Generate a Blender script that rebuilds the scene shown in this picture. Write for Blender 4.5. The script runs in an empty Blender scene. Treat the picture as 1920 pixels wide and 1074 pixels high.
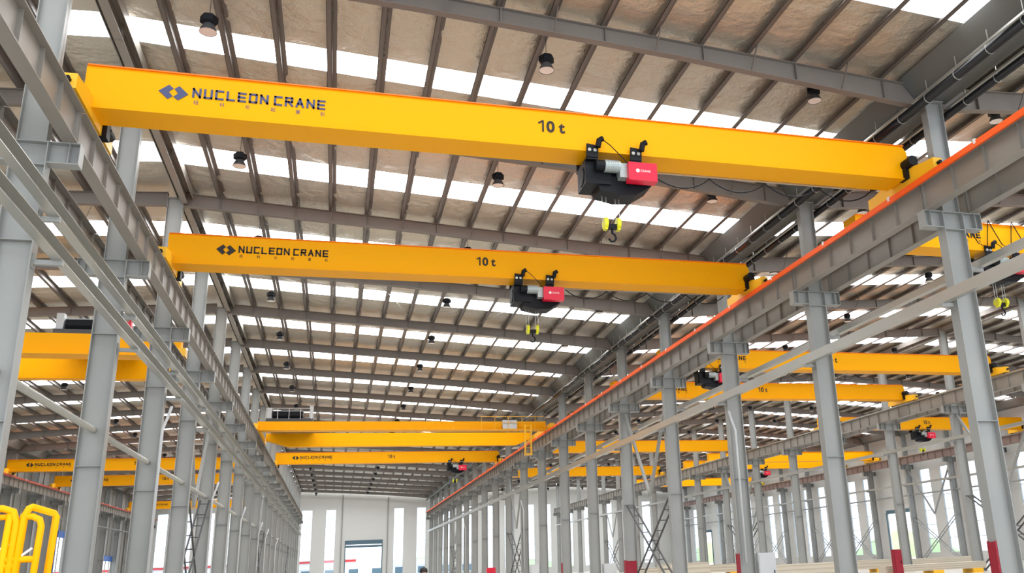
import bpy, math, random
from mathutils import Vector, Matrix, noise
random.seed(7)
C = bpy.context.scene.collection
scn = bpy.context.scene
# ------------------------------------------------------------------ camera, sky, exposure
cam_d = bpy.data.cameras.new('camera'); cam = bpy.data.objects.new('camera', cam_d); C.objects.link(cam)
cam_d.sensor_width = 36.0; cam_d.sensor_fit = 'HORIZONTAL'
cam_d.lens = 1673.7/1920*36.0
cam_d.shift_x = -187.3/1920; cam_d.shift_y = -2.8/1920
cam_d.clip_start = 0.1; cam_d.clip_end = 2000
cR = Vector((0.95788177, -0.28367704, -0.04460765)); cU = Vector((-0.04294328, -0.2950984, 0.95450134)); cF = Vector((0.28393376, 0.91238384, 0.2948514))
M = Matrix(((cR.x, cU.x, -cF.x, 0), (cR.y, cU.y, -cF.y, 0), (cR.z, cU.z, -cF.z, 1.6), (0, 0, 0, 1)))
cam.matrix_world = M
scn.camera = cam
w = bpy.data.worlds.new('sky'); scn.world = w; w.use_nodes = True
bg = w.node_tree.nodes['Background']; bg.inputs[0].default_value = (0.86, 0.93, 1.0, 1); bg.inputs[1].default_value = 1.9
scn.view_settings.view_transform = 'Standard'; scn.view_settings.look = 'None'
scn.view_settings.gamma = 1.0; scn.view_settings.use_curve_mapping = False
scn.view_settings.exposure = 0.55
SKYLIGHT = 7.0

# ------------------------------------------------------------------ materials
def mat(name, col, rough=0.5, metal=0.0, emit=None, es=1.0, bump=None, var=None, spec=None):
    m = bpy.data.materials.new(name); m.use_nodes = True
    nt = m.node_tree; b = nt.nodes['Principled BSDF']
    b.inputs['Base Color'].default_value = (*col, 1); b.inputs['Roughness'].default_value = rough; b.inputs['Metallic'].default_value = metal
    if spec is not None: b.inputs['Specular IOR Level'].default_value = spec
    if emit: b.inputs['Emission Color'].default_value = (*emit, 1); b.inputs['Emission Strength'].default_value = es
    tc = None
    if bump or var:
        tc = nt.nodes.new('ShaderNodeTexCoord'); mp = nt.nodes.new('ShaderNodeMapping'); nt.links.new(tc.outputs['Object'], mp.inputs[0])
    if var:
        scale, amt, col2 = var
        n = nt.nodes.new('ShaderNodeTexNoise'); n.inputs['Scale'].default_value = scale; n.inputs['Detail'].default_value = 4
        nt.links.new(mp.outputs[0], n.inputs['Vector'])
        rp = nt.nodes.new('ShaderNodeValToRGB'); rp.color_ramp.elements[0].position = 0.38; rp.color_ramp.elements[1].position = 0.66
        rp.color_ramp.elements[0].color = (*col, 1); c2 = [c*(1-amt)+d*amt for c, d in zip(col, col2)]; rp.color_ramp.elements[1].color = (*c2, 1)
        nt.links.new(n.outputs['Fac'], rp.inputs[0]); nt.links.new(rp.outputs[0], b.inputs['Base Color'])
    if bump:
        scale, st = bump[:2]
        n2 = nt.nodes.new('ShaderNodeTexNoise'); n2.inputs['Scale'].default_value = scale; n2.inputs['Detail'].default_value = 5; n2.inputs['Roughness'].default_value = 0.6
        nt.links.new(mp.outputs[0], n2.inputs['Vector'])
        bp = nt.nodes.new('ShaderNodeBump'); bp.inputs['Strength'].default_value = st; bp.inputs['Distance'].default_value = bump[2] if len(bump) > 2 else 0.05
        nt.links.new(n2.outputs['Fac'], bp.inputs['Height']); nt.links.new(bp.outputs[0], b.inputs['Normal'])
    return m
STEEL = mat('grey_paint', (0.30, 0.31, 0.305), 0.42, var=(0.6, 0.25, (0.40, 0.39, 0.36)))
RAFT = mat('grey_paint_shaded', (0.185, 0.16, 0.145), 0.5, var=(0.5, 0.3, (0.24, 0.215, 0.19)))  # same grey paint as the columns; dim warm floor bounce put into the colour
RUN = mat('runway_paint', (0.26, 0.24, 0.215), 0.45, var=(0.7, 0.3, (0.32, 0.30, 0.27)))
BROWN = mat('primer_brown_paint', (0.24, 0.17, 0.15), 0.55)
GALV = mat('galvanised_steel', (0.44, 0.44, 0.41), 0.30, 0.5)
PURL = mat('purlin_steel', (0.14, 0.12, 0.11), 0.4, 0.2)
YEL = mat('crane_yellow', (0.95, 0.42, 0.0), 0.45, spec=.12)
YELO = mat('crane_orange_edge', (0.95, 0.20, 0.004), 0.4)
YELR = mat('crane_yellow_pale', (0.93, 0.50, 0.02), 0.4)
ORG = mat('conductor_orange', (1.0, 0.13, 0.02), 0.5, spec=.2)
RED = mat('hoist_red', (0.75, 0.006, 0.045), 0.35)
SIGNRED = mat('board_red', (0.30, 0.002, 0.02), 0.5)
BLK = mat('black_paint', (0.006, 0.007, 0.010), 0.5, spec=.2)
DARK = mat('dark_grey', (0.06, 0.06, 0.065), 0.5)
NAVY = mat('navy_lettering', (0.055, 0.07, 0.17), 0.5)
INK = mat('black_lettering', (0.015, 0.012, 0.01), 0.6)
WHITE = mat('white_plastic', (0.8, 0.8, 0.8), 0.5)
LENS = mat('lamp_lens', (0.85, 0.82, 0.78), 0.25)
GREEN = mat('green_conduit', (0.0, 0.17, 0.10), 0.45)
HOOKY = mat('hook_block_yellow', (0.75, 0.72, 0.01), 0.45)
MOTOR = mat('motor_grey', (0.42, 0.47, 0.47), 0.4, 0.3)
PIPE = mat('black_pipe', (0.01, 0.01, 0.012), 0.25)
GUTTER = mat('gutter_steel', (0.13, 0.135, 0.13), 0.55)
BLUE = mat('blue_frame', (0.01, 0.10, 0.42), 0.4)
SLATE = mat('slate_frame', (0.09, 0.16, 0.21), 0.4)
BEIGE = mat('beige_steel', (0.62, 0.56, 0.46), 0.6)
CAB = mat('cabinet_grey', (0.58, 0.60, 0.62), 0.4)
WALLM = mat('wall_panel', (0.66, 0.665, 0.65), 0.35, bump=(0.6, 0.05))
WALLD = mat('wall_panel_grey', (0.27, 0.265, 0.25), 0.5)
FRAME = mat('window_frame', (0.5, 0.54, 0.56), 0.5)
FLOOR = mat('floor_concrete', (0.50, 0.465, 0.41), 0.4, var=(0.15, 0.3, (0.44, 0.42, 0.38)))
OUTG = mat('outdoor_paving', (0.6, 0.6, 0.57), 0.9)
GRASS = mat('hedge_green', (0.42, 0.55, 0.28), 0.9, bump=(2, 0.6))
BLDW = mat('outdoor_white', (0.75, 0.75, 0.75), 0.8)
BLDR = mat('outdoor_red', (0.6, 0.04, 0.05), 0.7)
FOIL = mat('foil_insulation', (0.55, 0.515, 0.455), 0.30, 0.55, bump=(2.6, 0.7, 0.12), var=(0.12, 0.8, (0.62, 0.55, 0.43)))
SKYL = mat('translucent_rooflight', (0.9, 0.9, 0.9), 0.5, emit=(0.97, 0.99, 1.0), es=SKYLIGHT)
SKIN = mat('skin', (0.55, 0.28, 0.2), 0.5); HAIR = mat('hair_black', (0.01, 0.009, 0.008), 0.6); CLOTH = mat('work_clothes', (0.12, 0.15, 0.25), 0.8)
GLASS = bpy.data.materials.new('window_glass'); GLASS.use_nodes = True
_n = GLASS.node_tree; _n.nodes.clear()
_o = _n.nodes.new('ShaderNodeOutputMaterial'); _mx = _n.nodes.new('ShaderNodeMixShader'); _t = _n.nodes.new('ShaderNodeBsdfTransparent'); _g = _n.nodes.new('ShaderNodeBsdfGlossy')
_t.inputs[0].default_value = (0.93, 0.96, 1, 1); _g.inputs['Roughness'].default_value = 0.05; _mx.inputs[0].default_value = 0.08
_n.links.new(_t.outputs[0], _mx.inputs[1]); _n.links.new(_g.outputs[0], _mx.inputs[2]); _n.links.new(_mx.outputs[0], _o.inputs[0])

# ------------------------------------------------------------------ helpers
class MB:
    def __init__(s): s.v = []; s.f = []; s.sm = []
    def box(s, x0, x1, y0, y1, z0, z1):
        i = len(s.v)
        s.v += [(x0,y0,z0),(x1,y0,z0),(x1,y1,z0),(x0,y1,z0),(x0,y0,z1),(x1,y0,z1),(x1,y1,z1),(x0,y1,z1)]
        s.f += [tuple(i+k for k in q) for q in ((0,3,2,1),(4,5,6,7),(0,1,5,4),(1,2,6,5),(2,3,7,6),(3,0,4,7))]; return s
    def bar(s, p, q, wd, ht, up=(0,0,1)):        # oriented box from p to q
        p = Vector(p); q = Vector(q); d = (q-p).normalized(); u = Vector(up)
        a = d.cross(u)
        if a.length < 1e-4: a = d.cross(Vector((0,1,0)))
        a.normalize(); b = a.cross(d).normalized()
        i = len(s.v)
        for e in (p, q):
            for sa, sb in ((-1,-1),(1,-1),(1,1),(-1,1)): s.v.append(tuple(e + a*wd/2*sa + b*ht/2*sb))
        s.f += [tuple(i+k for k in t) for t in ((0,1,2,3),(7,6,5,4),(0,4,5,1),(1,5,6,2),(2,6,7,3),(3,7,4,0))]; return s
    def tube(s, pts, r, n=8, cap=True, rs=None):
        pts = [Vector(p) for p in pts]; i0 = len(s.v); prev = None
        for k, p in enumerate(pts):
            d = (pts[min(k+1, len(pts)-1)] - pts[max(k-1, 0)]).normalized()
            a = prev if prev else (Vector((0,0,1)) if abs(d.z) < .9 else Vector((1,0,0)))
            a = (a - d*a.dot(d)).normalized(); prev = a; b = d.cross(a); rr = rs[k] if rs else r
            for j in range(n):
                t = 2*math.pi*j/n; s.v.append(tuple(p + a*rr*math.cos(t) + b*rr*math.sin(t)))
        for k in range(len(pts)-1):
            for j in range(n):
                q = i0+k*n; s.f.append((q+j, q+(j+1)%n, q+n+(j+1)%n, q+n+j))
        if cap:
            s.f.append(tuple(i0+j for j in range(n))[::-1]); s.f.append(tuple(i0+(len(pts)-1)*n+j for j in range(n)))
        return s
    def prism(s, poly, axis, a, b):             # polygon extruded along an axis between a and b
        i = len(s.v); n = len(poly)
        for t in (a, b):
            for (u, v) in poly: s.v.append({'x': (t,u,v), 'y': (u,t,v), 'z': (u,v,t)}[axis])
        s.f.append(tuple(range(i, i+n))); s.f.append(tuple(range(i+n, i+2*n))[::-1])
        for k in range(n): s.f.append((i+k, i+(k+1)%n, i+n+(k+1)%n, i+n+k)[::-1])
        return s
    def quad(s, a, b, c, d):
        i = len(s.v); s.v += [a,b,c,d]; s.f.append((i,i+1,i+2,i+3)); return s
    def mesh(s, name, m, smooth=False):
        me = bpy.data.meshes.new(name); me.from_pydata(s.v, [], s.f); me.materials.append(m)
        if smooth: me.polygons.foreach_set('use_smooth', [True]*len(s.f))
        me.validate(); me.update(); return me
    def build(s, name, m, parent=None, smooth=False, loc=None):
        o = bpy.data.objects.new(name, s.mesh(name, m, smooth)); C.objects.link(o)
        if parent: o.parent = parent
        if loc: o.location = loc
        return o
def I_y(b, xc, z0, z1, y0, y1, wb, wt, tf=0.02, tw=0.014):     # I-section running along Y
    b.box(xc-wb/2, xc+wb/2, y0, y1, z0, z0+tf); b.box(xc-wt/2, xc+wt/2, y0, y1, z1-tf, z1); b.box(xc-tw/2, xc+tw/2, y0, y1, z0+tf, z1-tf)
def tag(o, label=None, cat=None, group=None, kind=None):
    if label: o['label'] = label
    if cat: o['category'] = cat
    if group: o['group'] = group
    if kind: o['kind'] = kind
    return o
def empty(name, loc, label, cat, group=None):
    o = bpy.data.objects.new(name, None); C.objects.link(o); o.location = loc; return tag(o, label, cat, group)
def struct(o): o['kind'] = 'structure'; return o
def copy_tree(o, parent=None):
    c = o.copy(); C.objects.link(c); c.parent = parent
    for ch in [x for x in KIDS.get(o.name, [])]: KIDS.setdefault(c.name, []).append(copy_tree(ch, c))
    return c
KIDS = {}
def reg(p, *ch):
    for c in ch: KIDS.setdefault(p.name, []).append(c)
ORD = ['first','second','third','fourth','fifth','sixth','seventh','eighth','ninth','tenth','eleventh','twelfth','thirteenth','fourteenth','fifteenth','sixteenth','seventeenth','eighteenth','nineteenth','twentieth','twenty-first','twenty-second']

# ------------------------------------------------------------------ layout (metres): X across the bays, Y into the hall
S = 7.5; Y1 = 19.06; NF = 20
FY = [Y1+S*i for i in range(NF)]                 # frames
YE = 165.0; YS = -8.0
XLL, XL, XR, XR2, XR3 = -28.4, -6.25, 15.65, 38.15, 60.0
ROWS = [(XLL, 'row against the left wall', False), (XL, 'row left of the main bay', True), (XR, 'row right of the main bay', False),
        (XR2, 'row between the right bays', True), (XR3, 'row against the far right wall', False)]
BAYS = [(XLL, XL, 'left bay'), (XL, XR, 'main bay'), (XR, XR2, 'first right-hand bay'), (XR2, XR3, 'outer right-hand bay')]
SL = 0.0727
PD = 0.2                                          # purlin depth
def _t(x):                                        # 0 at the ridge, 1 at the valley
    for a, b, va in ((XLL, XL, 1), (XL, XR, 0), (XR, XR2, 1), (XR2, XR3, 0)):
        if x <= b or b == XR3: t = (x-a)/(b-a); return 1-t if va else t
def zt(x): return 15.45-1.40*_t(x)                # top of the rafters = underside of the purlins
def zr(x):                                        # underside of the tapered rafters
    t = _t(x); k = [(0, .52), (.35, .44), (.65, .46), (1, .68)]
    for (a, da), (b, db) in zip(k, k[1:]):
        if t <= b+1e-9: return zt(x)-(da+(db-da)*(t-a)/(b-a))
    return zt(x)-.68

# ------------------------------------------------------------------ setting: floor, ground, ceiling, rooflights, walls
struct(MB().box(-29.3, 61.2, YS, YE+.2, -0.2, 0).build('floor', FLOOR))
struct(MB().box(-400, 500, YE+.2, 600, -0.4, -0.2).build('ground', OUTG)); struct(MB().box(61.2, 500, -50, YE+.2, -0.4, -0.2).build('ground', OUTG)); struct(MB().box(-400, -29.3, -50, YE+.2, -0.4, -0.2).build('ground', OUTG))
def sky_off(n): return [(3.55, 4.75), (3.6, 5.2), (3.5, 5.2)][n] if 0 <= n < 3 else ((3.55, 4.75) if n < 0 else (3.1, 4.8))
frames_all = [Y1+S*i for i in range(-4, NF)]
nwin = 1
for bi, (a, b, bn) in enumerate(BAYS):
    ridge = a if bi in (1, 3) else b
    npx = 16; dx = (b-a)/npx
    nx = npx*6
    gaps = [(f+sky_off(q-4)[0], f+sky_off(q-4)[1]) for q, f in enumerate(frames_all)]
    ys = []; y = YS
    segs = []
    edges = [YS] + [e for g in gaps for e in g if YS < e < YE] + [YE]
    if gaps[0][0] < YS: pass
    mb = MB()
    def in_gap(y): return any(g0-1e-6 <= y <= g1+1e-6 for g0, g1 in gaps)
    es = sorted(set([YS, YE] + [e for g in gaps for e in g if YS < e < YE]))
    for e0, e1 in zip(es, es[1:]):
        if in_gap((e0+e1)/2):
            if (e0+e1)/2 > 8 or True:
                m2 = MB()
                xs = [a+.35, (a+b)/2, b-.35]
                for xa, xb in zip(xs, xs[1:]):
                    m2.quad((xa,e0,zt(xa)+PD+.03),(xa,e1,zt(xa)+PD+.03),(xb,e1,zt(xb)+PD+.03),(xb,e0,zt(xb)+PD+.03))
                struct(m2.build('window_%d' % nwin, SKYL)); nwin += 1
            continue
        st = 0.36 if e0 < 45 else (0.9 if e0 < 90 else 2.2)
        ny = max(1, round((e1-e0)/st)); i0 = len(mb.v)
        for j in range(ny+1):
            yy = e0+(e1-e0)*j/ny
            for i in range(nx+1):
                xx = a+(b-a)*i/nx; ph = (i % 6)/6.0
                sag = -0.035*math.sin(math.pi*ph)
                wv = noise.noise(Vector((xx*1.1, yy*2.6, 3.1)))*0.055 + noise.noise(Vector((xx*3.1, yy*6.0, 8.1)))*0.022
                ed = min(1.0, min(yy-e0, e1-yy)/0.6)
                if i % 6 == 0: wv = 0
                mb.v.append((xx, yy, zt(xx)+PD+.02+(sag+wv)*ed))
        for j in range(ny):
            for i in range(nx):
                q = i0+j*(nx+1)+i; mb.f.append((q, q+nx+1, q+nx+2, q+1))
    struct(mb.build('ceiling', FOIL, smooth=True))
# opaque roof sheets above the insulation (kept just above it)
# end wall with openings
def wall_open(name, axis, pos, thick, a0, a1, topf, ops, m, z0=0.0):
    b = MB(); cuts = sorted(set([a0, a1] + [o[0] for o in ops] + [o[1] for o in ops]))
    extra = [x for x in (XL, XR, XR2) if a0 < x < a1] if axis == 'y' else []
    cuts = sorted(set(cuts+extra))
    for u, v in zip(cuts, cuts[1:]):
        mid = (u+v)/2; o = [q for q in ops if q[0]-1e-6 <= mid <= q[1]+1e-6]
        spans = [(z0, None)] if not o else ([(z0, o[0][2])] if o[0][2] > z0 else []) + [(o[0][3], None)]
        for za, zb in spans:
            tu, tv = (topf(u), topf(v)) if zb is None else (zb, zb)
            if axis == 'y': b.prism([(u,za),(v,za),(v,tv),(u,tu)], 'y', pos, pos+thick)
            else: b.prism([(u,za),(v,za),(v,tv),(u,tu)], 'x', pos, pos+thick)
    return struct(b.build(name, m))
ops_end = []
main_w = [(-5.76,-3.97),(-1.81,-0.13),(9.54,11.27),(13.45,15.05)]
wins = [(x0, x1, 1.0, 12.1) for x0, x1 in main_w]
door_end = (1.66, 7.62, 0, 6.75)
for x0 in (-28.0,-24.3,-21.0,-17.1,-13.2,-9.6): wins.append((x0, x0+1.65, 1.0, 12.1))
for x0 in (17.6,21.4,25.2,29.0,32.8,35.9,40.0,43.8,47.6,51.4,55.2): wins.append((x0, x0+1.7, 1.0, 12.1))
ops_end = [w_ for w_ in wins] + [door_end]
wall_open('wall_back', 'y', YE, 0.2, -29.0, 61.0, lambda x: zt(min(max(x, XLL), XR3))+.6, ops_end, WALLM)
def window_y(n, x0, x1, z0, z1, ya):
    f = MB(); f.box(x0, x0+.06, ya-.03, ya+.12, z0, z1); f.box(x1-.06, x1, ya-.03, ya+.12, z0, z1); k = max(2, int((z1-z0)/1.25))
    for i in range(k+1):
        z = z0+(z1-z0)*i/k; f.box(x0, x1, ya-.02, ya+.1, z-.03, z+.03)
    o = struct(f.build('window_%d' % n, FRAME))
    MB().box(x0+.06, x1-.06, ya+.04, ya+.05, z0, z1).build('pane', GLASS, o)
for x0, x1, z0, z1 in wins: window_y(nwin, x0, x1, z0, z1, YE+.03); nwin += 1
d = MB(); x0, x1, z0, z1 = door_end
d.box(x0-.15, x0, YE-.08, YE+.1, 0, z1+.15); d.box(x1, x1+.15, YE-.08, YE+.1, 0, z1+.15); d.box(x0, x1, YE-.08, YE+.1, z1, z1+.15); d.box(x0, x1, YE-.35, YE-.02, z1-.55, z1); d.box(x0, x1, YE-.2, YE-.02, z1-1.05, z1-.68)
struct(d.build('door_1', SLATE))
# side walls
def window_x(n, y0, y1, z0, z1, xa):
    f = MB(); f.box(xa-.03, xa+.12, y0, y0+.06, z0, z1); f.box(xa-.03, xa+.12, y1-.06, y1, z0, z1); k = max(2, int((z1-z0)/1.25))
    for i in range(k+1):
        z = z0+(z1-z0)*i/k; f.box(xa-.02, xa+.1, y0, y1, z-.03, z+.03)
    o = struct(f.build('window_%d' % n, FRAME))
    MB().box(xa+.04, xa+.05, y0+.06, y1-.06, z0, z1).build('pane', GLASS, o)
ops_r = []; doors_r = [(88.0, 92.6, 0, 5.3), (145.0, 150.5, 0, 5.5)]
for f in [Y1+S*i for i in range(1, NF-1)]:
    for yy in (f+1.1, f+4.6):
        if not any(d0-2 < yy < d1+.2 for d0, d1, _, _ in doors_r): ops_r.append((yy, yy+1.8, 0.9, 9.6))
wall_open('wall_right', 'x', 60.7, 0.2, YS, YE+.2, lambda y: 15.0, ops_r+doors_r, WALLM)
for y0, y1, z0, z1 in ops_r: window_x(nwin, y0, y1, z0, z1, 60.73); nwin += 1
for i, (y0, y1, z0, z1) in enumerate(doors_r):
    struct(MB().box(60.6, 60.75, y0-.15, y0, 0, z1+.15).box(60.6, 60.75, y1, y1+.15, 0, z1+.15).box(60.6, 60.75, y0, y1, z1, z1+.4).build('door_%d' % (i+2), SLATE))
ops_l = [(112.5, 116.2, 0, 6.9), (134.5, 140.3, 0, 4.7)]
wall_open('wall_left', 'x', -29.1, 0.2, YS, YE+.2, lambda y: 15.0, ops_l, WALLD)
for i, (y0, y1, z0, z1) in enumerate(ops_l):
    struct(MB().box(-28.88, -28.6, y0-.2, y1+.2, z1-.2, z1+.45).box(-28.88, -28.7, y0-.2, y0, 0, z1).box(-28.88, -28.7, y1, y1+.2, 0, z1).build('door_%d' % (i+4), BLUE))
# ribs of the left wall and end-wall posts
t = MB()
for i in range(0, 60):
    yy = 40+i*2.05
    t.box(-28.9, -28.8, yy, yy+.12, 0, 13.3)
struct(t.build('trim_1', WALLD))
def post(x, n):
    o = MB().box(x-.08, x+.08, YE-.2, YE, 0, zr(x)).build('trim_%d' % n, STEEL); struct(o)
for i, x in enumerate((0.9, 8.54, -13.9, -21.6, 23.1, 30.6, 45.4, 52.9)): post(x, i+2)
# ------------------------------------------------------------------ outside world seen through the doors and windows
o = empty('factory_building', (3, 215, -.2), 'white low factory building with a red roof edge, outside beyond the end door', 'building')
MB().box(-70, 40, 0, 14, 0, 4.2).build('wall', BLDW, o); MB().box(-70.3, 1.5, -.3, 14.3, 4.2, 4.7).build('roof_edge', BLDR, o)
b = MB()
for i in range(14): b.box(-40+i*5, -38+i*5, -.06, .1, 1.2, 2.6)
q = b.build('window_row', SLATE, o)
def hill(name, x, y, L, W, Hh, label, rot=0):
    n = 26; b = MB()
    for j in range(n+1):
        for i in range(n+1):
            u, v = i/n, j/n; h = Hh*math.sin(math.pi*u)**.5*math.sin(math.pi*v)**.7*(1+.35*noise.noise(Vector((u*5, v*5, x))))
            b.v.append(((u-.5)*L, (v-.5)*W, max(h, 0)-.2))
    for j in range(n):
        for i in range(n): q = j*(n+1)+i; b.f.append((q, q+1, q+n+2, q+n+1))
    o = b.build(name, GRASS, smooth=True); o.location = (x, y, 0); o.rotation_euler.z = rot; tag(o, label, 'hill')
hill('green_bank', 30, 300, 90, 60, 5, 'green grassy bank outside beyond the end wall')
hill('green_bank', 105, 156, 13, 20, 4.5, 'green grassy bank outside the nearer right side door', math.pi/2)
hill('green_bank', 105, 254, 16, 20, 5, 'green grassy bank outside the farther right side door', math.pi/2)

# ------------------------------------------------------------------ rafters
for bi, (a, b, bn) in enumerate(BAYS):
    for i, y in enumerate(FY):
        m = MB(); x0, x1 = a+.28, b-.28
        za, zb = zr(x0), zr(x1); ta, tb = zt(x0), zt(x1); hw = .11
        rid = a if bi in (1, 3) else b; val = b if bi in (1, 3) else a
        ks = sorted([x0, x1]+[rid+(val-rid)*q for q in (.35, .65)])
        for u, v in zip(ks, ks[1:]):
            m.prism([(u,zr(u)),(v,zr(v)),(v,zr(v)+.02),(u,zr(u)+.02)], 'y', y-hw, y+hw); m.prism([(u,zt(u)-.02),(v,zt(v)-.02),(v,zt(v)),(u,zt(u))], 'y', y-hw, y+hw)
            m.prism([(u,zr(u)+.02),(v,zr(v)+.02),(v,zt(v)-.02),(u,zt(u)-.02)], 'y', y-.008, y+.008)
        if i < 12:
            for j in range(1, 16, 2):
                x = a+.2+(b-a-.4)/16*j; st = .014 if j != 7 else .03
                m.box(x-st/2, x+st/2, y-hw, y+hw, zr(x)+.015, zt(x)-.015)
            m.box(x0, x0+.03, y-hw-.02, y+hw+.02, za-.1, ta); m.box(x1-.03, x1, y-hw-.02, y+hw+.02, zb-.1, tb)
        r = tag(m.build('roof_rafter', RAFT), 'shade-tinted steel roof rafter over the %s, %s frame from the camera' % (bn, ORD[i]), 'rafter', 'roof rafters over the '+bn)
        if i < 5 and bi in (1, 2):
            for j in range(2, 15, 2):
                x = a+.2+(b-a-.4)/16*j
                for sy in (-1, 1): MB().bar((x, y+hw*sy*.9, zr(x)+.03), (x, y+.62*sy, zt(x)+.06), .03, .03).build('fly_brace', PURL, r)
# ------------------------------------------------------------------ purlins (each line continuous)
for bi, (a, b, bn) in enumerate(BAYS):
    n = 16; sp = (b-a-.4)/n; k = 0
    xs = [a+.2+sp*j for j in range(1, n)]
    for j, x in enumerate(xs):
        z = zt(x); m = MB()
        m.box(x-.008, x+.008, YS, YE, z, z+PD); m.box(x-.13, x, YS, YE, z, z+.012); m.box(x, x+.13, YS, YE, z+PD-.012, z+PD); m.box(x-.13, x-.12, YS, YE, z, z+.035)
        o = m.build('roof_purlin', PURL); tag(o, 'grey Z-section roof purlin running lengthwise, %s from the left over the %s' % (ORD[j], bn), 'purlin', 'purlins over the '+bn)
        # torn foil edge hanging along the purlin near the camera
        if bi in (1, 2):
            fe = MB(); yy = Y1-1
            while yy < 62:
                yo = (yy-Y1) % S
                L = random.uniform(.1, .3)
                if not (3.3 < yo < 5.4) and yo > .2:
                    hgt = random.uniform(.015, .09); s_ = random.choice((1, 1, 1, -1))
                    fe.v += [(x+.012*s_, yy, z+.17), (x+.012*s_, yy+L, z+.17), (x+(.02+hgt*.5)*s_, yy+L*random.uniform(.2,.8), z+.17-hgt*.7)]; q = len(fe.v); fe.f.append((q-3, q-2, q-1))
                yy += L+random.uniform(0, .12)
            fe.build('foil_edge', FOIL, o)['kind'] = 'stuff'
for i_, (x_, y_) in enumerate(((9.3, FY[3]+.4), (1.2, FY[3]+.4), (9.3, FY[5]+.4))):
    m = MB()
    for dx, dy in ((-2.1, 6.2), (2.1, 6.2)): m.tube([(x_, y_, zt(x_)+.01), (x_+dx, y_+dy, zt(x_+dx)+.01)], .018, 6)
    tag(m.build('tie_rod', GALV), 'thin pale V-shaped tie rods under the roof, %s' % ('beyond the second main-bay crane, right half', 'beyond the second main-bay crane, left half', 'two frames farther on, right half')[i_], 'tie rod')
# ridge beams
for x, lab in ((XL, 'left of the main bay'), (XR2, 'between the right-hand bays')):
    xc = x+.32; z = zt(x)-.45; m = MB()
    I_y(m, xc, z, z+.5, Y1-S, FY[-1], .22, .24, .02, .014)
    m.box(xc-.27, xc+.27, Y1-S, FY[-1], z+.5, z+.52); m.box(xc-.27, xc-.25, Y1-S, FY[-1], z+.2, z+.5); m.box(xc+.25, xc+.27, Y1-S, FY[-1], z+.2, z+.5)
    for f in FY[:10]:
        m.box(xc-.1, xc+.1, f+3.7, f+3.72, z, z+.5)
    tag(m.build('ridge_beam', RUN), 'long steel ridge beam under the roof peak above the row %s' % lab, 'beam')
# valley gutters
for x, lab in ((XR, 'to the right of the main bay'), (XLL, 'by the left wall'), (XR3, 'by the far right wall')):
    m = MB(); z = zr(x)+.25; lo = -.48 if x == XLL else -.95; hi = .48 if x == XR3 else .95
    pts = [(-.95, z+.6), (-.5, z), (.5, z), (.95, z+.6), (.93, z+.62), (.48, z+.03), (-.48, z+.03), (-.93, z+.62)]
    m.prism([(x+min(max(u, lo), hi), v) for u, v in pts], 'y', YS, YE-.3)
    tag(m.build('valley_gutter', GUTTER), 'dark steel roof gutter in the valley %s' % lab, 'gutter')
def rain_pipe(x, z, r, label, sgn):
    o = empty('drain_pipe', (x, 0, z), label, 'pipe', 'black drain pipes under the valley gutter')
    MB().tube([(0, YS, 0), (0, YE-1, 0)], r, 14, smooth := True).build('pipe', PIPE, o, smooth=True)
    MB().box(-.03, .03, YS, YE-1, r+.06, r+.12).build('support_rail', GALV, o)
    y = 12.
    while y < 62:
        c = MB(); c.tube([(r*1.06*math.cos(t), y, r*1.06*math.sin(t)) for t in [k*math.pi/8 for k in range(17)]], .012, 5); c.box(-.01, .01, y-.01, y+.01, r, .55); c.build('hanger', GALV, o); y += 1.25
rain_pipe(14.95, 13.25, .13, 'thick black drain pipe, left one of the pair beside the right column row', -1)
rain_pipe(16.2, 13.3, .11, 'thinner black drain pipe, right one of the pair beside the right column row', 1)

# ------------------------------------------------------------------ columns
ZB0, ZB1 = 9.72, 10.24
def make_column(ztop, first):
    root = empty('steel_column', (0,0,0), '-', 'column')
    m = MB(); w2 = .16
    m.box(-.325, -.303, -w2, w2, 0, ZB1); m.box(.303, .325, -w2, w2, 0, ZB1); m.box(-.303, .303, -.01, .01, 0, ZB1)
    for z in (4.55, 8.1): m.box(-.303, .303, -w2+.02, w2-.02, z, z+.018)
    for z in (ZB0, ZB1-.02): m.box(-.303, .303, -w2+.01, w2-.01, z, z+.02)
    a = m.build('lower_shaft', STEEL, root)
    m = MB(); w2 = .13; x0, x1 = -.27, .27
    m.box(x0, x0+.018, -w2, w2, ZB1, ztop); m.box(x1-.018, x1, -w2, w2, ZB1, ztop); m.box(x0, x1, -.008, .008, ZB1, ztop); m.box(x0-.04, x1+.04, -w2-.03, w2+.03, ztop, ztop+.03)
    b = m.build('upper_shaft', STEEL, root)
    m = MB().box(-.42, .42, -.26, .26, 0, .04)
    for sx in (-.37, .37):
        for sy in (-.2, .2): m.tube([(sx, sy, .04), (sx, sy, .12)], .02, 6)
    c = m.build('base_plate', STEEL, root)
    reg(root, a, b, c)
    for s in (-1, 1):
        m = MB(); xi, xo = .325*s, .9*s; lo, hi = min(xi, xo), max(xi, xo); w2 = .15
        m.box(lo, hi, -w2, w2, ZB1-.02, ZB1); m.box(lo, hi, -w2, w2, ZB0+.05, ZB0+.07); m.box(lo, hi, -.007, .007, ZB0+.07, ZB1-.02)
        for q in (.7, .89): m.box(min(q*s, q*s+.012*s), max(q*s, q*s+.012*s), -w2, w2, ZB0+.07, ZB1-.02)
        d = m.build('bracket', STEEL, root); reg(root, d)
    return root
protos = {}
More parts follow.
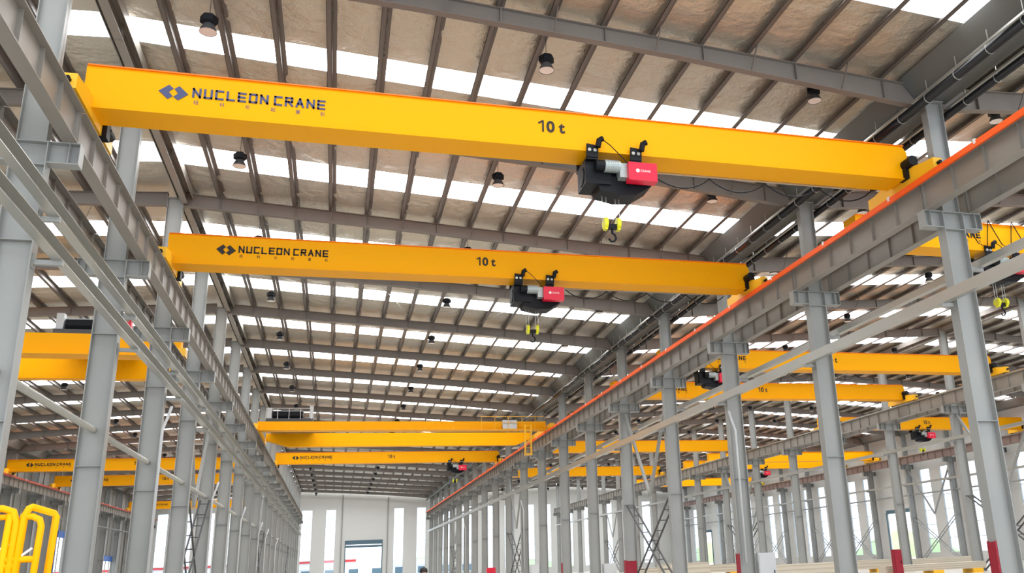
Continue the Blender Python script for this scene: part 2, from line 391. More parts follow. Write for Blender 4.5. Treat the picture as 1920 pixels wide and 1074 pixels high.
for (x, rn, ridge) in ROWS:
    for i, y in enumerate(FY):
        key = ridge
        if key not in protos: protos[key] = make_column(15.2 if ridge else 13.58, True); o = protos[key]
        else: o = copy_tree(protos[key])
        o.location = (x, y, 0); o['label'] = 'grey steel H-column, %s from the camera in the %s' % (ORD[i], rn); o['group'] = 'columns of the '+rn
# ------------------------------------------------------------------ runway girders
DULLRED = mat('conductor_dull_red', (0.42, 0.06, 0.04), 0.6)
def runway(x, m_, label, conductor=0, green=False):
    root = empty('runway_girder', (x, Y1, 10.24), label, 'crane runway', None)
    def seg_mesh():
        b = MB(); I_y(b, 0, 0, .78, .03, S-.03, .28, .34)
        n = 6
        for k in range(n+1):
            yy = .04+(S-.1)*k/n
            for s in (-1, 1): b.box(min(.007*s, .085*s), max(.007*s, .085*s), yy, yy+.012, .03, .76)
        return b.mesh('girder_segment', m_)
    me = seg_mesh()
    for i in range(-2, NF-1):
        o = bpy.data.objects.new('girder_segment', me); C.objects.link(o); o.parent = root; o.location = (0, S*i, 0)
    MB().box(-.035, .035, -2*S, S*(NF-1), .78, .81).box(-.012, .012, -2*S, S*(NF-1), .81, .86).box(-.03, .03, -2*S, S*(NF-1), .86, .89).build('crane_rail', GALV, root)
    if conductor:
        s = conductor; MB().box(min(.19*s, .25*s), max(.19*s, .25*s), -2*S, S*(NF-1), .715, .885).build('conductor_bar', ORG if green else DULLRED, root)
        b = MB()
        for k in range(-4, 40):
            yy = k*3.75+1.2; b.box(min(.14*s, .27*s), max(.14*s, .27*s), yy, yy+.08, .80, .92)
        b.build('bar_clip', WHITE, root)
        if green: MB().tube([(.10*s, -2*S, .95), (.10*s, S*(NF-1), .95)], .022, 6).build('cable_conduit', GREEN, root)
D = 0.70
runway(XL+D, RUN, 'grey crane runway girder along the left side of the main bay')
runway(XL-D, RUN, 'grey crane runway girder on the left bay side of the left column row')
runway(XR-D, RUN, 'grey crane runway girder with orange conductor bar, right side of the main bay', -1, True)
runway(XR+D, RUN, 'grey crane runway girder behind the right column row, in the first right-hand bay')
runway(XR2-D, RUN, 'grey crane runway girder on the near side of the row between the right-hand bays')
runway(XR2+D, RUN, 'grey crane runway girder on the far side of the row between the right-hand bays')
runway(XR3-D, BROWN, 'brown crane runway girder along the far right wall')
runway(XLL+D, RUN, 'dark grey crane runway girder with red conductor bar along the left wall', 1)
# ------------------------------------------------------------------ lengthwise beams on arms, strut tubes
def long_beam(xrow, side, xc, ztop, h, label, nmax=NF-1):
    root = empty('lengthwise_beam', (xc, Y1, ztop-h), label, 'beam')
    y0, y1 = -9.0, FY[-1]-Y1
    MB().prism([(-.1, 0), (.1, 0), (.1, .012), (-.088, .012), (-.088, h-.012), (.1, h-.012), (.1, h), (-.1, h)], 'y', y0, y1).build('channel', GALV, root)
    b = MB(); e = xrow+.325*side-xc
    for i in range(nmax):
        b.box(min(e, .1*side), max(e, .1*side), S*i-.05, S*i+.05, -.1, 0)
        b.box(min(e, e+.02*side), max(e, e+.02*side), S*i-.09, S*i+.09, -.18, .12)
    b.build('support_arm', STEEL, root)
long_beam(XL, 1, -5.50, 8.02, .28, 'light grey lengthwise channel, lower of the pair along the left column row')
long_beam(XL, 1, -5.66, 8.95, .30, 'light grey lengthwise channel, upper of the pair along the left column row')
long_beam(XR, -1, 15.05, 7.97, .30, 'light grey lengthwise channel in front of the right column row')
long_beam(XR, 1, 16.33, 8.90, .20, 'light grey lengthwise channel behind the right column row')
long_beam(XR2, -1, 37.5, 8.2, .2, 'light grey lengthwise channel along the row between the right-hand bays')
long_beam(XR3, -1, 59.4, 8.2, .2, 'light grey lengthwise channel along the far right wall')
long_beam(XLL, 1, -27.8, 8.5, .12, 'thin light lengthwise channel along the left wall')
for x, lab in ((XL, 'left column row'), (XR3, 'far right wall row')):
    z = 5.5 if x == XL else 7.0
    tag(MB().tube([(x, Y1-S, z), (x, FY[-1], z)], .085, 10).build('strut_tube', GALV if x == XL else STEEL, smooth=True), 'round grey steel strut tube joining the columns of the %s' % lab, 'strut')
# ------------------------------------------------------------------ lattice cross braces
def lattice(x, i, z0, z1, label):
    y0, y1 = FY[i]+.3, FY[i+1]-.3
    z0 = .02; root = empty('cross_brace', (x, y0, z0), label, 'brace', 'lattice cross braces between columns')
    L = y1-y0; Hh = z1-z0
    for (pa, pb) in (((0,0),(L,Hh)), ((L,0),(0,Hh))):
        b = MB(); dv = Vector((0, pb[0]-pa[0], pb[1]-pa[1])); n = 9
        for sx in (-.2, .2): b.bar((sx, pa[0], pa[1]), (sx, pb[0], pb[1]), .07, .07)
        for k in range(n+1):
            t = (k+.3)/(n+.6); yk, zk = pa[0]+dv.y*t, pa[1]+dv.z*t; b.bar((-.2, yk, zk), (.2, yk+(.0), zk), .04, .04)
        b.build('brace_leg', DARK if abs(x-XR3) > 1 else STEEL, root)
def vbrace(x, i, label):
    y0, y1 = FY[i]+.16, FY[i+1]-.16; ym = (y0+y1)/2
    b = MB().bar((x, y0, 9.6), (x, ym, 4.8), .14, .14).bar((x, y1, 9.6), (x, ym, 4.8), .14, .14)
    tag(b.build('v_brace', STEEL), label, 'brace')
for x, rn, _ in ROWS[1:]:
    for i in (3, 8, 14):
        lattice(x, i, .2, 4.5 if x != XL else 5.3, 'lattice cross brace just past the %s column of the %s' % (ORD[i], rn))
        vbrace(x, i, 'grey V brace past the %s column of the %s' % (ORD[i], rn))
for i in range(9, 16, 2): lattice(XR3, i if i != 9 else 10, .2, 4.5, 'steel lattice cross brace along the far right wall, past its %s column' % ORD[i]) if i not in (8,) else None
# white drop pipes on some columns
def drop_pipe(x, y, label, ztop=8.0, s=1):
    b = MB().tube([(x+.1*s, y, ztop), (x+.02*s, y, ztop-.35), (x-.12*s, y, ztop-.8), (x-.12*s, y, 1.3)], .05, 8)
    tag(b.build('conduit_pipe', CAB, smooth=True), label, 'pipe')
drop_pipe(-5.75, FY[2]-.24, 'pale blue-grey conduit pipe running down the third column of the left row', 7.4, 1)
drop_pipe(15.42, FY[2]-.24, 'white conduit pipe running down the third column of the right row', 7.3, -1)
for k, i in enumerate((4, 6, 8, 9, 11)): drop_pipe(-5.80, FY[i]-.24, 'thin white conduit pipe down the %s column of the left row' % ORD[i], 6.2-.2*k)
for k, i in enumerate((8, 13)): drop_pipe(15.4, FY[i]-.24, 'white conduit pipe down the %s column of the right row' % ORD[i], 7.0, -1)

# ------------------------------------------------------------------ lettering
def text_obj(s, m, parent, x0, x1, z0, z1, y, name='lettering', off=0.0):
    cu = bpy.data.curves.new('lettering', 'FONT'); cu.body = s; cu.extrude = 0; cu.size = 1; cu.offset = off
    to = bpy.data.objects.new('lettering_tmp', cu); C.objects.link(to)
    bpy.context.view_layer.update()
    dg = bpy.context.evaluated_depsgraph_get(); me = bpy.data.meshes.new_from_object(to.evaluated_get(dg)); bpy.data.objects.remove(to)
    if len(me.vertices) == 0: return None
    xs = [v.co.x for v in me.vertices]; zs = [v.co.y for v in me.vertices]
    ax, bx, az, bz = min(xs), max(xs), min(zs), max(zs)
    for v in me.vertices:
        v.co = Vector((x0+(v.co.x-ax)/(bx-ax)*(x1-x0), y, z0+(v.co.y-az)/(bz-az)*(z1-z0)))
    me.materials.clear(); me.materials.append(m)
    o = bpy.data.objects.new(name, me); C.objects.link(o); o.parent = parent; return o
def strokes(parent, m, x0, z0, h, w, y, gap=0.28):
    """blocky wide capitals N U C L E O N  C R A N E drawn as strokes"""
    G = {'N': [((0,0),(0,1)),((0,1),(1,0)),((1,0),(1,1))], 'U': [((0,1),(0,0)),((0,0),(1,0)),((1,0),(1,1))], 'C': [((1,1),(0,1)),((0,1),(0,0)),((0,0),(1,0))],
         'L': [((0,1),(0,0)),((0,0),(1,0))], 'E': [((1,1),(0,1)),((0,1),(0,0)),((0,0),(1,0)),((0,.5),(.9,.5))], 'O': [((0,0),(0,1)),((0,1),(1,1)),((1,1),(1,0)),((1,0),(0,0))],
         'R': [((0,0),(0,1)),((0,1),(.95,1)),((.95,1),(.95,.5)),((.95,.5),(0,.5)),((.4,.5),(1,0))], 'A': [((0,0),(.5,1)),((.5,1),(1,0)),((.22,.35),(.78,.35))]}
    word = 'NUCLEON CRANE'; b = MB(); n = 12; cw = w/(n*(1+gap)+.35-gap); x = x0
    for ch in word:
        if ch == ' ': x += cw*.35; continue
        k = cw; tt = cw*.25
        for (p, q) in G[ch]:
            P = Vector((x+tt/2+p[0]*(k-tt), y, z0+tt/2+p[1]*(h-tt))); Q = Vector((x+tt/2+q[0]*(k-tt), y, z0+tt/2+q[1]*(h-tt)))
            dd = (Q-P).normalized()*tt*.45; b.bar(P-dd, Q+dd, .012, tt, up=(0, 1, 0)) if False else b.bar(P-dd, Q+dd, tt, .012, up=(0, 1, 0))
        x += cw*(1+gap)
    b.build('lettering', m, parent)
def logo(parent, m, xc, zc, w, h, y):
    b = MB(); t = .012
    for s in (-1, 1):
        poly = [(-.5,.04),(-.17,.49),(-.01,.27),(-.16,.03),(-.02,-.24),(-.18,-.46)]; poly = poly if s < 0 else [(-u,-v) for u, v in poly]
        b.prism([(xc+u*w, zc+v*h) for u, v in poly], 'y', y-t, y)
    b.build('logo', m, parent)

# ------------------------------------------------------------------ single-girder cranes
ZG0, ZG1 = 11.38, 12.37
def crane(bi, Y, label, ink=INK, text=True, z0=ZG0, z1=ZG1, front=True, festoon=(None, None), depth=.85, back_text=False):
    a, b, bn = BAYS[bi]; xl, xr = a+.64, b-.72
    root = empty('bridge_crane', (0, Y, 0), label, 'crane')
    m = MB(); ch = .12
    m.prism([(xl, z0+.1), (xl+.1, z0), (xr-.18, z0), (xr, z0+.14), (xr, z1-.16), (xr-.12, z1), (xl, z1)], 'y', 0.05, depth-.05)
    m.box(xl+.12, xr-.2, .0, depth, z0-.02, z0)
    g = m.build('girder', YEL, root); MB().box(xl+.02, xr-.1, .0, depth, z1, z1+.028).build('top_flange', YELO, g)
    st = MB()
    for k in range(9): xx = xl+1+k*(xr-xl-2)/8; st.bar((xx, .3, z1+.02), (xx, .3, z1+.13), .02, .02)
    st.build('cable_hook', BLK, root)
    for s, x in ((-1, a+D), (1, b-D)):
        e = MB(); L0, L1 = -1.15, 2.0
        e.prism([(L0, 11.17), (L1, 11.17), (L1, 11.52), (L1-.35, 11.52), (1.15, 11.62), (-.3, 11.62), (L0+.3, 11.52), (L0, 11.5)], 'x', x-.14, x+.14)
        eo = e.build('end_carriage', YELR, root)
        for yy in (L0+.3, L1-.3): MB().tube([(x-.06, yy, 11.24), (x+.06, yy, 11.24)], .11, 14).build('wheel', DARK, eo)
        MB().tube([(x, L0-.12, 11.34), (x, L0, 11.34)], .05, 8).build('buffer', BLK, eo); MB().tube([(x, L1, 11.34), (x, L1+.12, 11.34)], .05, 8).build('buffer', BLK, eo)
    dm = MB(); x = b-D-.26
    dm.box(x+.02, x+.18, -.10, .25, 11.35, 11.85); dm.tube([(x+.12, -.35, 11.78), (x+.12, .35, 11.78)], .15, 14); dm.box(x+.1, x+.3, -.3, -.1, 11.62, 11.72)
    dm.build('drive_motor', BLK, root); dm = MB()
    x = a+D+.26
    dm.box(x-.18, x-.02, 1.0, 1.3, 11.15, 11.55); dm.tube([(x-.1, 1.3, 11.45), (x-.1, 1.7, 11.45)], .1, 12)
    dm.build('drive_motor', BLK, root, smooth=False)
    yf = .044; h = z1-z0
    if text and front:
        s0 = a+2.11; 
        logo(root, ink, s0+.28, z0+.53*h, .60, .37, yf)
        strokes(root, ink, s0+.66, z0+.45*h, .24, 2.82, yf-.006)
        for k, chh in enumerate('纽科伦起重机'): 
            xx = s0+.70+k*.535; text_obj(chh, ink, root, xx, xx+.1, z0+.29*h, z0+.29*h+.1, yf-.006, 'small_lettering')
        zc = z0+.42*h; xc = a+10.60; cap = INK
        MB().prism([(xc, zc+.245), (xc+.10, zc+.31), (xc+.145, zc+.31), (xc+.145, zc), (xc+.10, zc), (xc+.10, zc+.26), (xc+.014, zc+.205)], 'y', yf-.012, yf-.004).build('capacity_lettering', cap, root)
        text_obj('0', cap, root, xc+.21, xc+.42, zc-.004, zc+.315, yf-.006, 'capacity_lettering', .035)
        text_obj('t', cap, root, xc+.52, xc+.68, zc-.004, zc+.275, yf-.006, 'capacity_lettering', .03)
    x0, x1 = festoon
    if x0 is not None:
        yy = depth+.12
        MB().box(x0, x1, yy-.02, yy+.02, z0-.02, z0+.02).build('festoon_track', GALV, root)
        c = MB(); n = max(1, int(abs(x1-x0)/1.35)); wd = (x1-x0)/n
        for k in range(n):
            pts = [(x0+wd*k+wd*t/10, yy, z0-.05-.33*math.sin(math.pi*t/10)**.8) for t in range(11)]; c.tube(pts, .02, 5, cap=False)
        c.build('festoon_cable', BLK, root)
    return root
def hoist(X, Y, label, zb=ZG0, logo_txt=True):
    r = empty('electric_hoist', (X, Y, zb), label, 'hoist')
    for cx in (-.62, .52):
        p = MB(); p.prism([(cx-.15, -.22), (cx+.15, -.22), (cx+.17, .12), (cx-.13, .16)], 'y', -.06, -.02); p.prism([(cx-.15, -.22), (cx+.15, -.22), (cx+.15, .12), (cx-.15, .12)], 'y', .90, .94)
        p.box(cx-.15, cx+.15, -.06, .94, -.26, -.2)
        pl = p.build('trolley_plate', BLK, r)
        for sx in (-.07, .07): MB().tube([(cx+sx, -.10, -.02), (cx+sx, -.04, -.02)], .045, 10).build('wheel', GALV, pl)
        t = MB().tube([(cx+.13, -.14, .04), (cx+.17, -.16, .22), (cx+.26, -.17, .27)], .075, 10); t.build('travel_motor', BLK, r)
    MB().box(-.78, -.12, .05, .8, -.86, -.28).tube([(-.8, .42, -.56), (.75, .42, -.56)], .25, 18).build('drum_frame', BLK, r)
    MB().tube([(-.55, -.06, -.42), (-.32, -.06, -.42)], .14, 16).build('motor_cover', BLK, r, smooth=False)
    mm = MB().tube([(-.32, -.06, -.42), (.08, -.06, -.42)], .15, 16)
    for k in range(8): mm.tube([(-.3+k*.045, -.06, -.42), (-.285+k*.045, -.06, -.42)], .165, 16)
    mm.build('motor', MOTOR, r)
    MB().box(.06, .26, -.14, .6, -.72, -.34).build('gearbox', MOTOR, r)
    cb = MB().box(.24, .98, -.30, -.02, -.84, -.36).build('control_box', RED, r)
    text_obj('CRANE', WHITE, cb, .54, .80, -.62, -.555, -.305, 'control_box_lettering')
    c = MB(); c.tube([(.47, -.301, -.585), (.47, -.306, -.585)], .05, 14); c.build('control_box_logo', WHITE, cb)
    MB().prism([(-.45, -.86), (-.4, -1.0), (.1, -1.1), (.55, -1.06), (.95, -.8), (.95, -.62), (-.45, -.62)], 'y', .1, .75).build('lower_frame', BLK, r)
    MB().tube([(-.35, -.14, .25), (-.2, -.2, .1), (.1, -.2, -.2), (.25, -.2, -.38)], .013, 5).build('cable', BLK, r)
    rp = MB()
    for x in (-.27, -.17, .07, .17): rp.tube([(x, .42, -.8), (x, .42, -1.75)], .009, 5)
    rp.build('rope', GALV, r)
    hb = MB().box(-.16, .07, .36, .48, -1.9, -1.78)
    h = hb.build('hook_block', BLK, r)
    for x in (-.21, .12):
        MB().tube([(x-.05, .42, -1.76), (x-.045, .42, -1.76), (x+.045, .42, -1.76), (x+.05, .42, -1.76)], .16, 18, rs=[.12, .155, .155, .12]).box(x-.04, x+.04, .34, .50, -1.93, -1.72).build('sheave_cover', HOOKY, h)
    MB().tube([(-.045, .42, -1.9), (-.045, .42, -2.02)], .03, 8).tube([(-.045, .42, -2.0), (.03, .42, -2.06), (.05, .42, -2.14), (-.0, .42, -2.22), (-.08, .42, -2.23), (-.14, .42, -2.16)], .028, 8).build('hook', BLK, h)
    return r
crane(1, 19.45, 'nearest yellow 10 t bridge crane across the main bay, navy lettering', NAVY, festoon=(7.6, 14.2))
hoist(6.30, 19.45, 'black hoist with red control box under the nearest crane of the main bay')
crane(1, 29.95, 'second yellow 10 t bridge crane across the main bay, black lettering', festoon=(7.8, 14.2))
hoist(6.45, 29.95, 'black hoist with red control box under the second crane of the main bay')
crane(1, 87.6, 'farthest yellow 10 t bridge crane of the main bay, near the end wall')
hoist(10.75, 87.6, 'small red and black hoist under the farthest crane of the main bay')
crane(0, 90.6, 'upper of the two far yellow lettered bridge cranes in the left bay')
crane(0, 105.0, 'lower of the two far yellow lettered bridge cranes in the left bay')
crane(0, 141.0, 'most distant orange-yellow bridge crane in the left bay')
crane(2, 24.4, 'nearest yellow bridge crane of the first right-hand bay, cables hanging on its face', text=True)
crane(2, 44.0, 'yellow bridge crane behind the third right column, first right-hand bay', festoon=(20, 30))
hoist(19.2, 44.0, 'black hoist at the left end of a right-bay crane, beside the right columns')
crane(2, 53.0, 'yellow lettered 10 t bridge crane, next one back in the first right-hand bay')
crane(2, 81.0, 'yellow bridge crane low behind the middle columns of the right row', text=False)
crane(2, 104.0, 'distant yellow bridge crane in the first right-hand bay', text=False)
crane(3, 67.0, 'nearest yellow 10 t bridge crane of the outer right-hand bay')
hoist(48.6, 67.0, 'small hoist with red box under the nearest crane of the outer right-hand bay')
crane(3, 91.6, 'middle yellow bridge crane of the outer right-hand bay with bright end', text=False)
hoist(48.5, 99.0, 'distant black hoist under a crane of the outer right-hand bay')
crane(3, 99.0, 'lower yellow bridge crane behind the middle one, outer right-hand bay', text=False)
crane(3, 122.0, 'most distant yellow bridge crane of the outer right-hand bay', text=False)
hoist(22.0, 24.4, 'big black hoist hanging at the right picture edge, first right-hand bay')
# festoon on the face of the nearest right-bay crane
b = MB()
for k in range(5):
    x0 = 19.6+k*1.0
    b.tube([(x0, 24.36, 12.5), (x0+.15, 24.33, 12.1), (x0+.4, 24.33, 11.6), (x0+.75, 24.33, 11.45), (x0+.98, 24.36, 12.45)], .018, 5)
tag(b.build('festoon_cable', BLK), 'black looped cables hanging on the face of the nearest right-bay crane', 'cable')
# ------------------------------------------------------------------ double-girder crane
def double_crane(bi, Y, z0, z1, gap, zf0, label, xt, tlabel, cage=True):
    a, b, bn = BAYS[bi]; xl, xr = a+.95, b-.95
    o = empty('double_girder_crane', (0, Y, 0), label, 'crane')
    MB().box(xl-.2, xr, 0, .6, z0, z1).box(xl-.2, xr-.2, -.5, 0, z0, z0+.04).build('girder', YEL, o)
    MB().prism([(xl, z1-.05), (xl, 11.25), (xl+1.6, zf0), (xr-1.2, zf0), (xr-.1, 11.25), (xr-.1, z1-.05)], 'y', gap, gap+.6).build('girder', YEL, o)
    for x in (a+D, b-D): MB().prism([(-1.2, 11.14), (gap+1.8, 11.14), (gap+1.8, 11.52), (-1.2, 11.52)], 'x', x-.16, x+.16).build('end_carriage', YELR, o)
    if cage:
        b_ = MB()
        for k in range(20): b_.bar((xl+.1+k, -.48, z0+.04), (xl+.1+k, -.48, 12.1 if k > 14 else z0+.2), .03, .03)
        b_.bar((9.8, -.48, 12.1), (14.5, -.48, 12.1), .03, .03); b_.bar((9.8, -.48, 11.65), (14.5, -.48, 11.65), .03, .03)
        b_.build('railing', YELR, o)
        MB().box(11.4, 12.45, -.4, -.1, 11.2, 11.85).build('control_cabinet', CAB, o)
        b_ = MB()
        for x in (12.9, 13.35):
            for y in (-1.3, -.9): b_.bar((x, y, 9.25), (x, y, 11.4), .05, .05)
        for k in range(6): b_.bar((12.9, -1.3, 9.3+k*.4), (13.35, -1.3, 9.3+k*.4), .03, .03)
        b_.box(12.85, 13.4, -1.35, -.85, 9.2, 9.26)
        b_.build('access_cage', YELR, o)
    tr = empty('crane_trolley', (xt, Y+.3, z1), tlabel, 'trolley')
    MB().box(-1.5, 1.6, -.1, gap+.1, 0.02, .25).build('trolley_frame', DARK, tr); MB().tube([(-1.1, .4, .55), (.9, .4, .55)], .33, 14).build('drum', BLK, tr)
    MB().box(-1.45, -1.15, 0, .4, .25, 1.0).build('cabinet', CAB, tr); MB().box(1.35, 1.6, 0, .3, .25, 1.15).build('cabinet', CAB if cage else RED, tr)
    if cage:
        b_ = MB()
        for k in range(5): b_.bar((-1.5+k*.75, -.1, .2), (-1.5+k*.75, -.1, .95), .03, .03)
        b_.bar((-1.5, -.1, .95), (1.5, -.1, .95), .03, .03); b_.build('railing', WHITE, tr)
    else:
        MB().tube([(1.0, .1, .9), (1.5, .1, .9)], .25, 14).build('motor', MOTOR, tr)
double_crane(1, 65.6, 11.15, 11.82, 5.4, 10.78, 'orange double-girder bridge crane with walkway and railings, across the main bay', -3.5, 'dark hoist trolley with drum on top of the main bay double-girder crane')
double_crane(0, 43.8, 11.32, 12.36, 3.4, 11.0, 'large yellow double-girder crane in the left bay, partly hidden behind the left columns', -11.0, 'grey, red and black trolley on top of the large left-bay crane', False)

# ------------------------------------------------------------------ high-bay lamps
def lamp_proto(dxc, hc):
    r = empty('high_bay_lamp', (0,0,0), '-', 'lamp')
    a = MB().tube([(0,0,.05),(0,0,.1),(0,0,.25),(0,0,.3)], .2, 6, rs=[.12,.2,.2,.14]).build('housing', BLK, r)
    b = MB().tube([(0,0,-.15),(0,0,-.1),(0,0,.05)], .2, 20, cap=False, rs=[.2,.19,.12]).build('reflector', DARK, r, smooth=True)
    c = MB().tube([(0,0,-.14),(0,0,-.13)], .19, 20).build('lens', LENS, r)
    d = MB().tube([(0,0,.3),(dxc,0,hc+.02)], .008, 5).build('cable', DARK, r)
    reg(r, a, b, c, d); return r
for bi, (a, b, bn) in enumerate(BAYS):
    for k, (jp, dx) in enumerate(((2, 0), (8, 0), (14, -.3))):
        xp = a+.2+(b-a-.4)/16*jp; x = xp+dx; z = 13.92; lp = None
        for i in range(NF-1):
            if lp is None: lp = lamp_proto(-dx, zt(xp)-z); o = lp
            else: o = copy_tree(lp)
            o.location = (x, FY[i]+.85, z)
            o['label'] = 'black high-bay lamp over the %s, %s line, %s from the camera' % (bn, ('left', 'middle', 'right')[k], ORD[i]); o['group'] = 'high-bay lamps of the '+bn

# ------------------------------------------------------------------ things on the floor and on the columns
def board(x, y, z0, z1, label):
    o = empty('red_board', (x, y, z0), label, 'sign', 'red boards on the columns')
    MB().box(-.02, .02, -.13, .13, 0, z1-z0).build('panel', SIGNRED, o)
    MB().box(-.025, .025, -.15, -.13, -.02, z1-z0+.02).build('edge_trim', SIGNRED, o); MB().box(-.025, .025, .13, .15, -.02, z1-z0+.02).build('edge_trim', SIGNRED, o)
for i, z0 in ((0, .85), (2, .85), (4, .8), (6, .8)): board(XR-.325-.026, FY[i], z0, z0+.78, 'red board fixed low on the %s column of the right row' % ORD[i])
def cabinet(x, y, w_, dp, h, m_, label):
    o = empty('electrical_cabinet', (x, y, 0), label, 'cabinet')
    MB().box(-w_/2, w_/2, -dp/2, dp/2, .08, h).box(-w_/2+.03, w_/2-.03, -dp/2+.03, dp/2-.03, 0, .08).build('cabinet_body', m_, o)
    dr = MB().box(-w_/2+.03, w_/2-.03, -dp/2-.02, -dp/2, .12, h-.05).build('door', m_, o)
    MB().box(w_/2-.12, w_/2-.09, -dp/2-.05, -dp/2-.02, h*.5, h*.5+.15).build('handle', BLK, dr)
cabinet(16.45, FY[2], .75, .45, 1.64, CAB, 'pale grey electrical cabinet beside the third column of the right row')
cabinet(16.55, FY[5], .8, .5, 1.45, CAB, 'light grey electrical cabinet beside the sixth column of the right row')
cabinet(14.9, FY[7], .7, .5, 1.6, CAB, 'light cabinet in front of the eighth column of the right row')
cabinet(13.9, FY[9], .8, .5, 1.5, RED, 'red cabinet standing left of the tenth column of the right row')
cabinet(30.4, 46, .5, .3, 1.5, SIGNRED, 'dark red upright panel standing among the beige steel beams')
cabinet(15.1, FY[4]-1.5, .6, .4, 1.55, SIGNRED, 'dark red cabinet in front of the fifth column of the right row')
def stack(x0, x1, y, zt, label, n=3):
    o = empty('beam_stack', ((x0+x1)/2, y, 0), label, 'steel beams', None)
    L = (x1-x0)/2
    for k in range(n):
        h = (zt-.25)/n; m = MB(); z = .25+k*h
        m.box(-L, L, -.4, .4, z, z+.03); m.box(-L, L, -.4, .4, z+h-.03, z+h-.005); m.box(-L, L, -.36, .36, z+.03, z+h-.03); m.build('steel_beam', BEIGE, o)
    for sx in (-L*.8, 0, L*.8): MB().box(sx-.35, sx+.35, -.5, .5, 0, .25).build('support_block', YELR, o)
stack(22.5, 27.5, 47, .95, 'stack of beige steel beams beyond the third right column')
stack(29.0, 37.5, 58, .85, 'long stack of beige steel beams on yellow blocks between the right columns')
stack(30, 36.8, 47, .62, 'low stack of beige steel beams nearest the second row of columns')
stack(40.2, 50, 64, .7, 'stack of beige steel beams in the outer right-hand bay')
stack(17.6, 20.5, 50, 1.3, 'tall stack of beige steel parts behind the fourth right column', 4)
stack(24, 34, 75, .9, 'distant stack of beige steel beams in the first right-hand bay')
# work-platform guard rail at lower left
o = empty('work_platform', (-1.75, 5.0, 0), 'yellow scissor work platform with rounded guard rails, at the lower left', 'work platform')
def P(x, z, y=0): return (x+1.75, y, z)
b = MB(); r = .017
b.tube([P(-2.3, 1.965), P(-1.52, 1.965), P(-1.475, 1.95), P(-1.455, 1.90), P(-1.47, 1.2)], r, 8)
b.tube([P(-2.3, 1.925), P(-1.50, 1.925)], r*.8, 8); b.tube([P(-2.3, 1.73), P(-1.44, 1.73)], r*.9, 8); b.tube([P(-2.3, 1.70), P(-1.44, 1.70)], r*.9, 8)
b.tube([P(-2.3, 1.2), P(-2.3, 1.965)], r, 8); b.tube([P(-1.485, 1.94), P(-1.50, 1.2)], r, 8)
b.build('guard_rail', YEL, o, smooth=True)
b = MB()
b.tube([P(-1.445, 1.2), P(-1.425, 1.93), P(-1.41, 1.965), P(-1.40, 1.97), P(-1.33, 1.945, .1), P(-1.318, 1.93, .1), P(-1.335, 1.2, .1)], r, 8)
b.tube([P(-1.44, 1.925), P(-1.39, 1.925), P(-1.36, 1.91), P(-1.35, 1.88), P(-1.368, 1.2)], r*.9, 8); b.tube([P(-1.44, 1.73), P(-1.36, 1.73)], r*.9, 8)
b.build('gate', YEL, o, smooth=True)
b = MB()
for (p, q) in ((P(-1.62, 1.72), P(-1.47, 1.80)), (P(-1.43, 1.735), P(-1.375, 1.78))): b.tube([p, q], .006, 5)
b.build('chain', WHITE, o)
MB().box(-.55, .43, -.05, 1.4, 1.12, 1.2).build('platform_deck', DARK, o)
b = MB()
for yy in (.05, 1.3):
    b.bar((-.5, yy, .35), (.38, yy, 1.1), .05, .06, up=(0,1,0)).bar((.38, yy, .35), (-.5, yy, 1.1), .05, .06, up=(0,1,0))
b.build('scissor_arms', YEL, o); MB().box(-.6, .5, -.05, 1.4, .12, .36).build('chassis', YEL, o)
b = MB()
for sx in (-.45, .35):
    for sy in (.1, 1.25): b.tube([(sx, sy-.07, .13), (sx, sy+.07, .13)], .13, 14)
b.build('wheel', BLK, o)
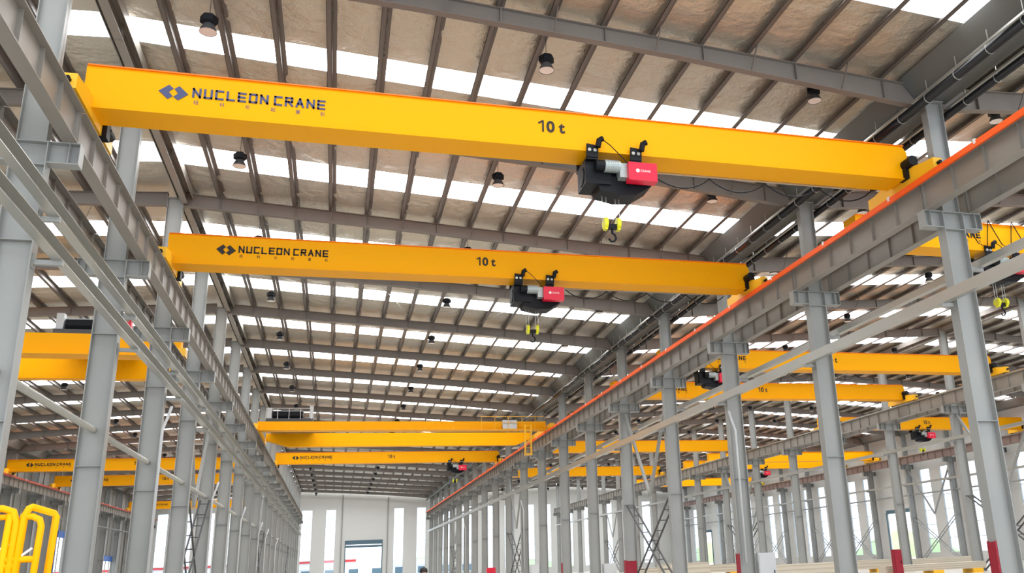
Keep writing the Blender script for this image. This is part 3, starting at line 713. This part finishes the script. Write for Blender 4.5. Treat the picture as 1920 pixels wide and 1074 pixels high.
# person
def person(x, y):
    r = empty('person', (x, y, 0), 'person with short black hair standing far down the main bay, only the head showing', 'person')
    pts = {'pelvis': (0,0,.88), 'spine': (0,0,1.08), 'chest': (0,0,1.26), 'neck': (0,0,1.38), 'h1': (0,-.01,1.44), 'head': (0,-.01,1.52), 'top': (0,0,1.58),
           'sl': (-.17,0,1.32), 'el': (-.22,.02,1.05), 'wl': (-.22,-.06,.82), 'fl': (-.21,-.08,.73), 'sr': (.17,0,1.32), 'er': (.22,.02,1.05), 'wr': (.22,-.06,.82), 'fr': (.21,-.08,.73),
           'hl': (-.09,0,.84), 'kl': (-.1,-.01,.46), 'al': (-.1,.02,.08), 'tl': (-.1,-.13,.04), 'hr': (.09,0,.84), 'kr': (.1,-.01,.46), 'ar': (.1,.02,.08), 'tr': (.1,-.13,.04)}
    rad = {'pelvis': .13, 'spine': .12, 'chest': .14, 'neck': .055, 'h1': .07, 'head': .085, 'top': .06, 'sl': .06, 'el': .042, 'wl': .03, 'fl': .03, 'sr': .06, 'er': .042, 'wr': .03, 'fr': .03,
           'hl': .085, 'kl': .06, 'al': .045, 'tl': .035, 'hr': .085, 'kr': .06, 'ar': .045, 'tr': .035}
    ed = [('pelvis','spine'),('spine','chest'),('chest','neck'),('neck','h1'),('h1','head'),('head','top'),('chest','sl'),('sl','el'),('el','wl'),('wl','fl'),('chest','sr'),('sr','er'),('er','wr'),('wr','fr'),
          ('pelvis','hl'),('hl','kl'),('kl','al'),('al','tl'),('pelvis','hr'),('hr','kr'),('kr','ar'),('ar','tr')]
    ks = list(pts); me = bpy.data.meshes.new('body'); me.from_pydata([pts[k] for k in ks], [(ks.index(a), ks.index(b)) for a, b in ed], [])
    o = bpy.data.objects.new('body', me); C.objects.link(o); o.parent = r
    o.modifiers.new('skin', 'SKIN'); s = o.modifiers.new('sub', 'SUBSURF'); s.levels = 2; s.render_levels = 2
    for k, v in zip(ks, me.skin_vertices[0].data): v.radius = (rad[k], rad[k]); v.use_root = (k == 'pelvis')
    me.materials.append(SKIN)
    MB().tube([(0,.01,1.50),(0,.02,1.56),(0,.015,1.62),(0,.0,1.655)], .1, 16, rs=[.08,.105,.09,.03]).build('hair', HAIR, r, smooth=True)
    MB().tube([(0,0,.84),(0,0,1.05),(0,0,1.25),(0,0,1.34)], .18, 16, rs=[.17,.15,.18,.09]).build('jacket', CLOTH, r, smooth=True)
    MB().tube([(-.095,0,.86),(-.1,-.01,.46),(-.1,.01,.1)], .1, 12, rs=[.105,.085,.07]).tube([(.095,0,.86),(.1,-.01,.46),(.1,.01,.1)], .1, 12, rs=[.105,.085,.07]).build('trousers', CLOTH, r, smooth=True)
    f = MB().box(-.035,-.02,-.102,-.09,1.535,1.545).box(.02,.035,-.102,-.09,1.535,1.545); f.build('eyes', HAIR, r)
    MB().prism([(-.012,1.5),(.012,1.5),(0,1.54)], 'y', -.115, -.085).build('nose', SKIN, r)
person(2.2, 24.5)
